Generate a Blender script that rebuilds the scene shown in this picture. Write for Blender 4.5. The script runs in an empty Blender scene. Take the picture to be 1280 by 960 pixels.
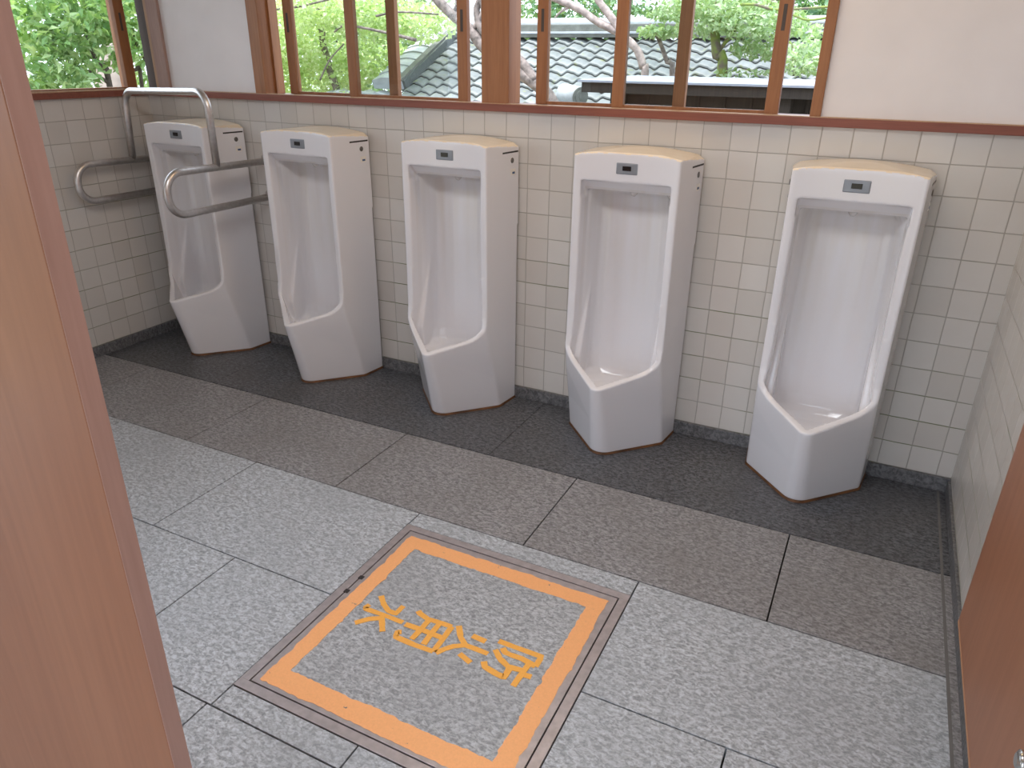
import bpy, bmesh, math, random
from mathutils import Vector, Matrix, Euler
random.seed(7)
C = bpy.context.scene.collection
S = bpy.context.scene
PI = math.pi

# ------------------------------------------------------------------ camera, light, exposure
CAM_LOC = Vector((0.7365, -2.8156, 1.4598))
CAM_ROT = Euler((1.150497, -0.0107867, 0.465286), 'XYZ')
F_PX = 919.19
cd = bpy.data.cameras.new('camera')
cam = bpy.data.objects.new('camera', cd)
C.objects.link(cam)
cam.location = CAM_LOC
cam.rotation_euler = CAM_ROT
cd.sensor_width = 36
cd.lens = F_PX / 1280 * 36
cd.clip_start = 0.02
S.camera = cam
S.view_settings.view_transform = 'Standard'
S.view_settings.look = 'None'
S.view_settings.gamma = 1
S.view_settings.use_curve_mapping = False
S.view_settings.exposure = 0.0
w = bpy.data.worlds.new('sky')
S.world = w
w.use_nodes = True
nt = w.node_tree
nt.nodes.clear()
wo = nt.nodes.new('ShaderNodeOutputWorld')
bg = nt.nodes.new('ShaderNodeBackground')
SKY_COL, SKY_STR = (0.77, 0.865, 1.0, 1), 3.3
bg.inputs[0].default_value = SKY_COL
bg.inputs[1].default_value = SKY_STR
nt.links.new(bg.outputs[0], wo.inputs[0])


def lamp(name, kind, loc, rot, energy, col, size=None, size_y=None, angle=None):
    d = bpy.data.lights.new(name, kind)
    d.energy = energy
    d.color = col
    if kind == 'AREA':
        d.shape = 'RECTANGLE'
        d.size = size
        d.size_y = size_y
    if angle is not None:
        d.angle = angle
    o = bpy.data.objects.new(name, d)
    C.objects.link(o)
    o.location = loc
    o.rotation_euler = rot
    return o


lamp('sun', 'SUN', (-3, -2, 9), (math.radians(9), math.radians(-14), 0), 7.5, (1, .97, .92), angle=math.radians(25))
lamp('overhead_fill_light', 'AREA', (-.2, -2.05, 2.5), (0, 0, 0), 25, (.95, .96, 1.0), 1.3, .5)  # unseen cool fill, added overhead to brighten the foreground floor
lamp('warm_overhead_light', 'AREA', (-.1, -.5, 2.5), (0, 0, 0), 8, (1, .72, .42), 1.2, .35)  # unseen warm light, added overhead for the lids and side faces

# ------------------------------------------------------------------ helpers
RM = CAM_ROT.to_matrix()


def at(px, py, axis, val):
    """the point on the world plane axis = val that the photograph shows at (px, py)"""
    d = RM @ Vector(((px - 640) / F_PX, -(py - 480) / F_PX, -1))
    return CAM_LOC + d * ((val - CAM_LOC[axis]) / d[axis])


def tag(o, label=None, cat=None, group=None, kind=None):
    if label: o['label'] = label
    if cat: o['category'] = cat
    if group: o['group'] = group
    if kind: o['kind'] = kind
    return o


def empty(name, loc=(0, 0, 0), parent=None):
    o = bpy.data.objects.new(name, None)
    o.empty_display_size = .1
    C.objects.link(o)
    o.location = loc
    if parent: o.parent = parent
    return o


class MB:
    """collects shapes and links them as one mesh object"""

    def __init__(self):
        self.bm = bmesh.new()
        self.mi = 0

    def face(self, vs):
        try:
            f = self.bm.faces.new(vs)
            f.material_index = self.mi
            return f
        except ValueError:
            return None

    def box(self, x0, x1, y0, y1, z0, z1, bev=0, mat=None):
        r = bmesh.ops.create_cube(self.bm, size=1)
        vs = r['verts']
        for v in vs:
            v.co = Vector((x0 + (x1 - x0) * (v.co.x + .5), y0 + (y1 - y0) * (v.co.y + .5), z0 + (z1 - z0) * (v.co.z + .5)))
        fs = set(f for v in vs for f in v.link_faces)
        for f in fs: f.material_index = self.mi
        if bev > 0:
            es = list(set(e for v in vs for e in v.link_edges))
            r2 = bmesh.ops.bevel(self.bm, geom=es, offset=bev, segments=2, affect='EDGES', profile=.6)
            for f in r2['faces']: f.material_index = self.mi
        return self

    def tube(self, pts, rad, n=14, cap=True):
        pts = [Vector(p) for p in pts]
        if not hasattr(rad, '__len__'): rad = [rad] * len(pts)
        rings = []
        nrm = None
        for i, p in enumerate(pts):
            t = (pts[min(i + 1, len(pts) - 1)] - pts[max(i - 1, 0)]).normalized()
            if nrm is None:
                a = Vector((0, 0, 1)) if abs(t.z) < .9 else Vector((1, 0, 0))
                nrm = (a - t * a.dot(t)).normalized()
            else:
                nrm = (nrm - t * nrm.dot(t)).normalized()
            b = t.cross(nrm)
            rings.append([self.bm.verts.new(p + (nrm * math.cos(2 * PI * k / n) + b * math.sin(2 * PI * k / n)) * rad[i]) for k in range(n)])
        for a, b in zip(rings, rings[1:]):
            for k in range(n):
                f = self.face((a[k], a[(k + 1) % n], b[(k + 1) % n], b[k]))
                if f: f.smooth = True
        if cap:
            self.face(rings[0][::-1])
            self.face(rings[-1])
        return self

    def loft(self, rings, cap=True):
        rr = [[self.bm.verts.new(p) for p in r] for r in rings]
        n = len(rr[0])
        for a, b in zip(rr, rr[1:]):
            for k in range(n):
                self.face((a[k], a[(k + 1) % n], b[(k + 1) % n], b[k]))
        if cap:
            self.face(rr[0][::-1])
            self.face(rr[-1])
        return self

    def prism(self, poly, z0, z1):
        return self.loft([[(x, y, z0) for x, y in poly], [(x, y, z1) for x, y in poly]])

    def build(self, name, mat, parent=None, smooth=False, recalc=True):
        if recalc: bmesh.ops.recalc_face_normals(self.bm, faces=self.bm.faces)
        me = bpy.data.meshes.new(name)
        self.bm.to_mesh(me)
        self.bm.free()
        if smooth:
            for p in me.polygons: p.use_smooth = True
        for m in (mat if isinstance(mat, (list, tuple)) else [mat]): me.materials.append(m)
        o = bpy.data.objects.new(name, me)
        C.objects.link(o)
        if parent: o.parent = parent
        return o


def fillet(pts, r, n=8):
    """polyline with rounded corners"""
    pts = [Vector(p) for p in pts]
    out = [pts[0]]
    for a, b, c in zip(pts, pts[1:], pts[2:]):
        u = (a - b).normalized()
        v = (c - b).normalized()
        ang = u.angle(v)
        d = r / math.tan(ang / 2)
        p0, p1 = b + u * d, b + v * d
        cen = b + (u + v).normalized() * (r / math.sin(ang / 2))
        for k in range(n + 1):
            q = p0.lerp(p1, k / n) - cen
            out.append(cen + q.normalized() * r)
    out.append(pts[-1])
    return out


# ------------------------------------------------------------------ materials
class NT:
    def __init__(self, name):
        self.m = bpy.data.materials.new(name)
        self.m.use_nodes = True
        self.t = self.m.node_tree
        self.b = self.t.nodes['Principled BSDF']
        self.out = self.t.nodes['Material Output']

    def n(self, typ, **kw):
        nd = self.t.nodes.new(typ)
        for k, v in kw.items(): setattr(nd, k, v)
        return nd

    def l(self, a, b):
        self.t.links.new(a, b)

    def val(self, x):
        return x

    def math(self, op, a, b=None, c=None):
        nd = self.n('ShaderNodeMath', operation=op)
        for i, v in enumerate((a, b, c)):
            if v is None: continue
            if isinstance(v, (int, float)): nd.inputs[i].default_value = v
            else: self.l(v, nd.inputs[i])
        return nd.outputs[0]

    def obj(self):
        return self.n('ShaderNodeTexCoord').outputs['Object']

    def noise(self, vec, scale, detail=3, rough=.5, dist=0):
        nd = self.n('ShaderNodeTexNoise')
        self.l(vec, nd.inputs['Vector'])
        nd.inputs['Scale'].default_value = scale
        nd.inputs['Detail'].default_value = detail
        nd.inputs['Roughness'].default_value = rough
        nd.inputs['Distortion'].default_value = dist
        return nd.outputs['Fac']

    def mapping(self, vec, sc=(1, 1, 1), rot=(0, 0, 0)):
        nd = self.n('ShaderNodeMapping')
        self.l(vec, nd.inputs[0])
        nd.inputs['Scale'].default_value = sc
        nd.inputs['Rotation'].default_value = rot
        return nd.outputs[0]

    def ramp(self, fac, stops):
        nd = self.n('ShaderNodeValToRGB')
        while len(nd.color_ramp.elements) < len(stops): nd.color_ramp.elements.new(.5)
        for e, (p, c) in zip(nd.color_ramp.elements, stops):
            e.position = p
            e.color = (*c, 1) if len(c) == 3 else c
        self.l(fac, nd.inputs[0])
        return nd.outputs[0]

    def mix(self, fac, a, b, blend='MIX'):
        nd = self.n('ShaderNodeMix', data_type='RGBA', blend_type=blend)
        for s, v in ((nd.inputs[0], fac), (nd.inputs[6], a), (nd.inputs[7], b)):
            if isinstance(v, (int, float)): s.default_value = v
            elif isinstance(v, tuple): s.default_value = (*v, 1)
            else: self.l(v, s)
        return nd.outputs[2]

    def bump(self, h, strength=.3, dist=.01):
        nd = self.n('ShaderNodeBump')
        nd.inputs['Strength'].default_value = strength
        nd.inputs['Distance'].default_value = dist
        self.l(h, nd.inputs['Height'])
        self.l(nd.outputs[0], self.b.inputs['Normal'])

    def col(self, c):
        if isinstance(c, tuple): self.b.inputs['Base Color'].default_value = (*c, 1)
        else: self.l(c, self.b.inputs['Base Color'])

    def set(self, rough=None, metal=None, coat=None, spec=None):
        if rough is not None:
            if isinstance(rough, (int, float)): self.b.inputs['Roughness'].default_value = rough
            else: self.l(rough, self.b.inputs['Roughness'])
        if metal is not None: self.b.inputs['Metallic'].default_value = metal
        if coat is not None:
            self.b.inputs['Coat Weight'].default_value = coat
            self.b.inputs['Coat Roughness'].default_value = .05
        if spec is not None: self.b.inputs['Specular IOR Level'].default_value = spec
        return self.m


def plain(name, c, rough=.5, metal=0, var=.06, scale=30, **kw):
    m = NT(name)
    f = m.noise(m.obj(), scale)
    lo = tuple(x * (1 - var) for x in c)
    hi = tuple(min(1, x * (1 + var)) for x in c)
    m.col(m.ramp(f, [(.3, lo), (.7, hi)]))
    return m.set(rough, metal, **kw)


def wood(name, dark, light, axis=2, scale=1.0, rough=.55, bump=.08):
    m = NT(name)
    sc = [26 * scale] * 3
    sc[axis] = 1.3 * scale
    v = m.mapping(m.obj(), tuple(sc))
    f = m.noise(v, 1.6, 5, .6, .6)
    f2 = m.noise(m.mapping(m.obj(), tuple(s * 6 for s in sc)), 1.5, 2)
    c = m.ramp(f, [(.25, dark), (.75, light)])
    c = m.mix(.25, c, m.ramp(f2, [(.3, tuple(x * .75 for x in dark)), (.7, light)]))
    m.col(c)
    m.bump(f2, bump, .002)
    return m.set(rough)


def tile_mat(name, axis, phase, seed):
    m = NT(name)
    xyz = m.n('ShaderNodeSeparateXYZ')
    m.l(m.obj(), xyz.inputs[0])
    # joints are hand laid: they wander by a millimetre or so
    wob = m.math('MULTIPLY', m.math('SUBTRACT', m.noise(m.obj(), 9, 2), .5), .05)
    u = m.math('ADD', m.math('DIVIDE', m.math('ADD', xyz.outputs[axis], 10 - phase), .1), wob)
    v = m.math('ADD', m.math('DIVIDE', m.math('ADD', xyz.outputs[2], 10 - .055), .1), wob)
    fu, fv = m.math('FRACT', u), m.math('FRACT', v)
    du = m.math('SUBTRACT', .5, m.math('ABSOLUTE', m.math('SUBTRACT', fu, .5)))
    dv = m.math('SUBTRACT', .5, m.math('ABSOLUTE', m.math('SUBTRACT', fv, .5)))
    d = m.math('MINIMUM', du, dv)
    mask = m.n('ShaderNodeMapRange', interpolation_type='SMOOTHSTEP')
    m.l(d, mask.inputs[0])
    mask.inputs[1].default_value = .010
    mask.inputs[2].default_value = .028
    idv = m.n('ShaderNodeCombineXYZ')
    m.l(m.math('FLOOR', u), idv.inputs[0])
    m.l(m.math('FLOOR', v), idv.inputs[1])
    idv.inputs[2].default_value = seed
    wn = m.n('ShaderNodeTexWhiteNoise')
    m.l(idv.outputs[0], wn.inputs[0])
    tcol = m.ramp(wn.outputs[0], [(0, (.62, .59, .55)), (.5, (.66, .63, .59)), (1, (.69, .665, .63))])
    tcol = m.mix(m.math('MULTIPLY', m.noise(m.obj(), 14, 4), .18), tcol, (.50, .45, .39))
    # moss and dirt live in the level joints of the lower courses
    hmoss = m.math('MULTIPLY', m.math('GREATER_THAN', du, dv), m.ramp(m.noise(m.obj(), 2.2, 3), [(.45, (0, 0, 0)), (.6, (1, 1, 1))]))
    low = m.ramp(xyz.outputs[2], [(.55, (1, 1, 1)), (.98, (0, 0, 0))])
    moss = m.math('MULTIPLY', hmoss, low)
    g = m.mix(moss, m.mix(m.noise(m.obj(), 6, 3), (.36, .335, .30), (.46, .435, .39)), (.19, .21, .11))
    m.col(m.mix(mask.outputs[0], g, tcol))
    bulge = m.math('ADD', mask.outputs[0], m.math('MULTIPLY', m.noise(m.obj(), 11, 2), .55))
    m.bump(bulge, .3, .003)
    m.set(m.math('SUBTRACT', .62, m.math('MULTIPLY', mask.outputs[0], .36)))
    return m.m


def granite(name, c, contrast=.5, rough=.55, stain=None):
    m = NT(name)
    o = m.obj()
    a = m.noise(m.mapping(o, (1, 1.7, 1), (0, 0, .5)), 56, 4, .7, .6)
    b = m.noise(o, 150, 2, .5)
    d = m.noise(o, 3.0, 4, .6)
    lo = tuple(x * (1 - contrast) for x in c)
    hi = tuple(min(1, x * (1 + contrast * 1.15)) for x in c)
    col = m.ramp(a, [(.40, lo), (.5, c), (.60, hi)])
    col = m.mix(.35, col, m.ramp(b, [(.3, lo), (.7, hi)]))
    col = m.mix(m.ramp(d, [(.4, (0, 0, 0)), (.75, (.55, .55, .55))]), col, stain or tuple(x * .8 for x in c), 'MIX')
    m.col(col)
    m.bump(a, .25, .003)
    return m.set(rough)


M = {}
M['ceramic'] = NT('white_ceramic')
_c = M['ceramic']
_z = _c.n('ShaderNodeSeparateXYZ')
_c.l(_c.obj(), _z.inputs[0])
_st = _c.noise(_c.mapping(_c.obj(), (15, 15, 1.2)), 1.0, 3)
# limescale streaks inside the hollow, below the spout
_in = _c.math('MULTIPLY', _c.math('LESS_THAN', _c.math('ABSOLUTE', _z.outputs[0]), .17), _c.math('GREATER_THAN', _z.outputs[1], -.19))
_zz = _c.ramp(_z.outputs[2], [(.45, (0, 0, 0)), (.95, (1, 1, 1))])
_f = _c.math('MULTIPLY', _c.math('MULTIPLY', _in, _zz), _c.ramp(_st, [(.35, (.05, .05, .05)), (.7, (.55, .55, .55))]))
_c.col(_c.mix(_f, (.82, .81, .835), (.68, .62, .52)))
_c.set(.16, coat=.35)
M['ceramic'] = _c.m
M['tile_back'] = tile_mat('wall_tile', 0, 0.0, 1)
M['tile_left'] = tile_mat('wall_tile_side', 1, -.08, 2)
M['tile_right'] = tile_mat('wall_tile_far', 1, -.02, 3)
M['plaster'] = plain('white_plaster', (.82, .79, .79), .85, var=.03, scale=5)
M['ceil'] = wood('ceiling_boards', (.60, .53, .45), (.70, .64, .56), 0, .6)
M['sill'] = wood('sill_wood', (.19, .056, .036), (.29, .095, .060), 0, 1, .45)
M['frame'] = wood('frame_wood', (.25, .10, .036), (.40, .175, .070), 2, 1, .5)
M['frame_light'] = wood('frame_wood_pale', (.42, .26, .15), (.56, .38, .25), 2, 1, .5)
M['frame_dark'] = wood('frame_wood_dark', (.05, .04, .035), (.09, .07, .06), 2, 1, .6)
M['post_grey'] = wood('post_wood_weathered', (.34, .22, .19), (.47, .33, .28), 2, 1, .6)
M['panel'] = wood('partition_wood', (.345, .14, .070), (.43, .19, .10), 2, .35, .38, .02)
M['panel_edge'] = wood('partition_edge', (.45, .25, .20), (.54, .32, .26), 2, .5, .4, .02)
M['door_panel'] = wood('door_wood', (.33, .135, .068), (.40, .175, .092), 2, .3, .4, .02)
M['door_edge'] = plain('door_edge_band', (.50, .27, .15), .5)
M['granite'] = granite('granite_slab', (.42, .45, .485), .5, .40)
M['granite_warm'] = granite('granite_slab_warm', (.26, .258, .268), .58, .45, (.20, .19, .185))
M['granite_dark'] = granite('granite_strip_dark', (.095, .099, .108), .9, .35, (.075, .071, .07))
M['granite_base'] = granite('granite_baseboard', (.14, .14, .145), .6, .5)
M['granite_lid'] = granite('granite_inlay', (.385, .405, .43), .5, .42)
M['joint'] = plain('slab_joint', (.085, .085, .072), .9)
M['steel'] = NT('brushed_steel')
_s = M['steel']
_s.col(_s.ramp(_s.noise(_s.obj(), 60, 3), [(.3, (.62, .59, .57)), (.7, (.74, .71, .69))]))
M['steel'] = _s.set(.36, 1.0)
M['rim_metal'] = plain('manhole_rim_metal', (.46, .42, .43), .42, .55, .12, 40)
M['rim_dark'] = plain('manhole_groove', (.035, .028, .028), .8)


def paint(name, c, chip):
    m = NT(name)
    f = m.noise(m.obj(), 26, 5, .75)
    f2 = m.noise(m.obj(), 200, 2)
    cc = m.mix(m.ramp(f, [(chip, (1, 1, 1)), (chip + .012, (0, 0, 0))]), m.ramp(f2, [(.3, tuple(x * .93 for x in c)), (.7, c)]), (.20, .17, .17))
    m.col(cc)
    m.bump(f2, .2, .002)
    return m.set(.55)


M['orange'] = paint('orange_paint', (.99, .48, .20), .315)
M['amber'] = paint('amber_paint', (.97, .47, .085), .1)
M['sensor'] = plain('sensor_grey', (.27, .29, .32), .35, .2)
M['black'] = plain('sensor_black', (.012, .012, .014), .12)
M['seam'] = plain('seam_dark', (.03, .025, .022), .7)
M['sealant'] = plain('brown_sealant', (.13, .055, .02), .6, var=.6, scale=14)
M['sealant_grey'] = plain('grey_sealant', (.17, .165, .16), .7)
M['cream'] = plain('warm_lit_lid', (.86, .74, .57), .2, var=.03, scale=12, coat=.3)  # warm light from above is put into the lid colour
M['sticker'] = plain('white_sticker', (.80, .76, .70), .5)
M['blue'] = plain('blue_mark', (.05, .10, .22), .5)
M['screw'] = plain('screw_grey', (.16, .15, .14), .35, .6)
M['chrome'] = plain('chrome', (.55, .55, .53), .2, 1)
g = NT('window_glass')
g.t.nodes.remove(g.b)
_tr = g.n('ShaderNodeBsdfTransparent')
_tr.inputs[0].default_value = (.96, .975, .97, 1)
_gl = g.n('ShaderNodeBsdfGlossy')
_gl.inputs['Roughness'].default_value = .02
_fr = g.n('ShaderNodeFresnel')
_fr.inputs[0].default_value = 1.35
_mx = g.n('ShaderNodeMixShader')
g.l(_fr.outputs[0], _mx.inputs[0])
g.l(_tr.outputs[0], _mx.inputs[1])
g.l(_gl.outputs[0], _mx.inputs[2])
g.l(_mx.outputs[0], g.out.inputs[0])
M['glass'] = g.m


def leaf_mat(name, cols, trans=.45, rough=.4):
    m = NT(name)
    geo = m.n('ShaderNodeNewGeometry')
    n = len(cols)
    c = m.ramp(geo.outputs['Random Per Island'], [(i / (n - 1), k) for i, k in enumerate(cols)])
    m.col(c)
    m.set(rough)
    tr = m.n('ShaderNodeBsdfTranslucent')
    m.l(m.mix(.5, c, (.45, .6, .08)), tr.inputs[0])
    mx = m.n('ShaderNodeMixShader')
    mx.inputs[0].default_value = trans
    m.l(m.b.outputs[0], mx.inputs[1])
    m.l(tr.outputs[0], mx.inputs[2])
    m.l(mx.outputs[0], m.out.inputs[0])
    return m.m


M['maple'] = leaf_mat('maple_leaf', [(.42, .56, .26), (.54, .68, .32), (.66, .76, .46), (.76, .82, .60)], .5)
M['mint'] = leaf_mat('pale_leaf', [(.22, .36, .17), (.33, .48, .24), (.44, .58, .36), (.52, .62, .42)], .35)
M['dark_leaf'] = leaf_mat('evergreen_leaf', [(.06, .15, .08), (.13, .27, .14), (.22, .38, .2), (.34, .48, .28)], .3)
M['shrub'] = leaf_mat('shrub_leaf', [(.09, .22, .08), (.18, .36, .13), (.30, .50, .22), (.52, .66, .36)], .45, .25)
M['bark'] = plain('grey_bark', (.20, .165, .15), .9, var=.55, scale=18)
M['bark_pink'] = plain('pale_bark', (.36, .29, .27), .9, var=.4, scale=18)
M['bark_dark'] = plain('dark_bark', (.07, .055, .045), .9, var=.4, scale=18)
m = NT('mossy_bark')
m.col(m.ramp(m.noise(m.obj(), 9, 4), [(.42, (.15, .12, .10)), (.56, (.20, .26, .06))]))
M['bark_moss'] = m.set(.95)
m = NT('roof_tile')
_n = m.noise(m.obj(), 3.5, 4)
m.col(m.mix(m.ramp(m.noise(m.obj(), 11, 4), [(.60, (0, 0, 0)), (.72, (.8, .8, .8))]), m.ramp(_n, [(.3, (.11, .125, .125)), (.7, (.185, .20, .20))]), (.16, .18, .08)))
M['roof_tile'] = m.set(.55)
M['ridge_pale'] = plain('ridge_tile_pale', (.40, .42, .45), .5, var=.12, scale=8)
M['ridge_grey'] = plain('ridge_clay_grey', (.14, .145, .13), .8, var=.25, scale=9)
M['roof_dark'] = plain('verge_dark', (.10, .115, .11), .8, var=.2)
M['metal_roof'] = plain('metal_sheet_roof', (.25, .27, .33), .55, .1, .06)
M['dark_wood'] = wood('dark_weathered_wood', (.018, .014, .012), (.05, .038, .03), 2, 1, .8)
M['earth'] = plain('garden_earth', (.20, .17, .11), .95, var=.4, scale=4)
M['stone'] = plain('garden_stone', (.42, .34, .31), .9, var=.25, scale=6)

# ------------------------------------------------------------------ setting
XL, XR, YF = -2.785, 1.15, -4.2
ZS0, ZS1 = 1.252, 1.280          # window sill, bottom and top
ZW = 2.15                        # top of the windows
ZC = 2.62


def struct(mb, name, mat, parent=None, smooth=False):
    o = mb.build(name, mat, parent, smooth)
    o['kind'] = 'structure'
    return o


# floor slabs: x joints of every row, clipped round the manhole opening
fl = MB()
MX0, MX1, MY0, MY1 = -.503, .288, -1.885, -1.099
G = .0022
fl.mi = 3
fl.box(XL - .1, XR + .1, YF, .08, -.12, -.035)


def slab(x0, x1, y0, y1, mi):
    fl.mi = mi
    G = .0008 if mi == 2 else .0022
    fl.box(x0 + G, x1 - G, y0 + G, y1 - G, -.05, 0, .0012)


XE = 1.118
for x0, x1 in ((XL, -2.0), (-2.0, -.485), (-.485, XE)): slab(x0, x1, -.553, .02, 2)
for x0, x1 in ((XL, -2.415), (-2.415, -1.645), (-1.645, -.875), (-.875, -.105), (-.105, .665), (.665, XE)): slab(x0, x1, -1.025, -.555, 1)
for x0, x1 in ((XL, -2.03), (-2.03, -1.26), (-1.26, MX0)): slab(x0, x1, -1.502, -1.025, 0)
slab(MX0, MX1, MY1, -1.025, 0)
slab(MX1, XE, -1.502, -1.025, 0)
for x0, x1 in ((XL, -1.66), (-1.66, -.885), (-.885, MX0), (MX1, .651), (.651, XE)): slab(x0, x1, -1.957, -1.502, 0)
for x0, x1 in ((MX0, -.11), (-.11, MX1)): slab(x0, x1, -1.957, MY0, 0)
for r, xs in enumerate(((XL, -2.05, -1.28, -.515, .255, XE), (XL, -1.66, -.885, -.115, .651, XE), (XL, -2.05, -1.28, -.515, .255, XE), (XL, -1.66, -.885, -.115, .651, XE), (XL, -2.05, -1.28, -.515, .255, XE))):
    for x0, x1 in zip(xs, xs[1:]): slab(x0, x1, -2.412 - .45 * r, -1.957 - .45 * r, 0)
fl.mi = 4
fl.box(XE - .004, XE + .004, YF, 0, -.03, .0006)
slab(XE, XR + .02, -.553, .02, 2)
slab(XE, XR + .02, YF, -.555, 1)
struct(fl, 'floor', [M['granite'], M['granite_warm'], M['granite_dark'], M['joint'], M['sealant_grey']])

# back wall: tiled below the sill, plaster beside and above the windows
JL, JR = -2.03, .487
wb = MB()
wb.box(XL - .12, XR + .12, 0, .12, .0, ZS0)
wb.mi = 1
wb.box(-2.62, JL, .004, .12, ZS1, ZC)
wb.box(JR, XR + .12, .004, .12, ZS1, ZC)
wb.box(JL, JR, .004, .12, ZW + .05, ZC)
struct(wb, 'wall_back', [M['tile_back'], M['plaster']])
wl = MB()
WY0, WY1 = -2.3, -.05
wl.box(XL - .12, XL, -2.9, 0, 0, ZS0)
wl.mi = 1
wl.box(XL - .12, XL, -2.9, WY0 - .05, ZS1, ZC)
wl.box(XL - .12, XL, WY0 - .05, 0.12, ZW + .05, ZC)
struct(wl, 'wall_left', [M['tile_left'], M['plaster']])
wr = MB()
wr.box(XR, XR + .12, -4.2, 0, 0, ZS0)
wr.mi = 1
wr.box(XR, XR + .12, -4.2, 0, ZS0, ZC)
struct(wr, 'wall_right', [M['tile_right'], M['plaster']])
wf = MB()
wf.box(XL - .12, -.4, -4.32, -4.2, 0, ZC)
wf.box(-.4, XR + .12, -4.32, -4.2, 1.8, ZC)
struct(wf, 'wall_front', M['plaster'])
ce = MB()
ce.box(XL - .5, XR + .3, -4.6, .55, ZC, ZC + .06)
struct(ce, 'ceiling', M['ceil'])
b = MB(); b.box(XL, XR, -.014, 0, 0, .055, .002); struct(b, 'baseboard_back', M['granite_base'])
b = MB(); b.box(XL, XL + .014, -2.9, -.014, 0, .055, .002); struct(b, 'baseboard_left', M['granite_base'])
b = MB(); b.box(XR - .010, XR, -3.6, -.014, 0, .05, .002); struct(b, 'baseboard_right', M['granite_base'])
b = MB(); b.box(XL, XR, -.020, .13, ZS0, ZS1, .002); struct(b, 'trim_1', M['sill'])
b = MB(); b.box(XL - .13, XL + .020, -2.9, -.02, ZS0, ZS1, .002); struct(b, 'trim_2', M['sill'])
b = MB(); b.box(XL, XR, -.017, .027, ZS1, ZS1 + .003, .001); struct(b, 'sill_lit_strip', M['frame_light'])  # pale strip added as the lit front edge of the sill
b = MB(); b.box(XL - .008, XL + .018, -2.9, -.02, ZS1, ZS1 + .007, .001); struct(b, 'left_sill_lit_strip', M['frame_light'])  # pale strip added for the daylight along the left sill top
# corner post
b = MB(); b.box(-2.682, -2.605, -.012, .10, ZS1, ZC, .003); struct(b, 'trim_3', M['post_grey'])
b = MB(); b.box(-2.718, -2.682, .004, .10, ZS1, ZC, .002); struct(b, 'trim_4', M['frame_light'])
b = MB(); b.box(-2.785, -2.718, .012, .10, ZS1, ZC, .002); struct(b, 'trim_5', M['frame_dark'])


def sash(parent, x0, x1, y0, y1, pull_left, sw=.046):
    """sliding sash: stiles and rails with the pane and the finger pull in it"""
    z0, z1 = ZS1 + .001, ZW
    s = MB()
    s.box(x0, x0 + sw, y0, y1, z0, z1, .003)
    s.box(x1 - sw, x1, y0, y1, z0, z1, .003)
    s.box(x0 + sw, x1 - sw, y0 + .004, y1 - .004, z0, z0 + .012)
    s.box(x0 + sw, x1 - sw, y0 + .004, y1 - .004, z1 - .05, z1)
    o = s.build('sash', M['frame'], parent)
    ym = (y0 + y1) / 2
    p = MB(); p.box(x0 + sw - .004, x1 - sw + .004, ym - .002, ym + .002, z0 + .01, z1 - .04)
    p.build('glass_pane', M['glass'], o)
    xc = x0 + sw * .5 if pull_left else x1 - sw * .5
    q = MB(); q.box(xc - .006, xc + .006, y0 - .0012, y0 + .004, 1.545, 1.625, .001)
    q.build('finger_pull', M['frame_dark'], o)
    return o


win = empty('window_1', (0, 0, 0)); win['kind'] = 'structure'
b = MB(); b.box(JL, -1.965, -.010, .12, ZS1, ZW + .05, .002); b.box(-1.965, -1.955, .055, .065, ZS1, ZW); b.build('jamb', M['frame'], win)
b = MB(); b.box(.453, JR, -.010, .12, ZS1, ZW + .05, .002); b.build('jamb', M['frame'], win)
b = MB(); b.box(JL, JR, -.010, .12, ZW, ZW + .05, .002); b.build('head_rail', M['frame'], win)
b = MB(); b.box(-.812, -.690, -.004, .104, ZS1, ZW, .003); b.build('post', M['frame'], win)
sash(win, -1.885, -1.27, .068, .096, True)
sash(win, -1.507, -.897, .030, .058, False)
sash(win, -.603, .003, .068, .096, True)
sash(win, -.268, .343, .030, .058, False)
w2 = empty('window_2', (0, 0, 0)); w2['kind'] = 'structure'


def sash_side(y0, y1, x0, x1, pull, mats):
    z0, z1 = ZS1 + .001, ZW
    s = MB()
    sw = .056
    s.box(x0, x1, y0, y0 + sw, z0, z1, .003)
    s.box(x0, x1, y1 - sw, y1, z0, z1, .003)
    s.box(x0, x1, y0 + sw, y1 - sw, z0, z0 + .012)
    s.box(x0, x1, y0 + sw, y1 - sw, z1 - .05, z1)
    o = s.build('sash', mats, w2)
    xm = (x0 + x1) / 2
    p = MB(); p.box(xm - .002, xm + .002, y0 + sw - .004, y1 - sw + .004, z0 + .01, z1 - .04); p.build('glass_pane', M['glass'], o)
    if pull:
        q = MB(); q.box(x1 - .004, x1 + .0012, y1 - sw * .5 - .006, y1 - sw * .5 + .006, 1.55, 1.63, .001); q.build('finger_pull', M['frame_dark'], o)


sash_side(-1.15, -.048, -2.845, -2.795, True, M['frame'])
sash_side(WY0, -1.10, -2.90, -2.855, False, M['frame'])
b = MB(); b.box(-2.92, -2.79, WY0 - .05, WY0, ZS1, ZW + .05, .002); b.build('jamb', M['frame'], w2)
b = MB(); b.box(-2.92, -2.79, WY0, -.05, ZW, ZW + .05, .002); b.build('head_rail', M['frame'], w2)

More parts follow.
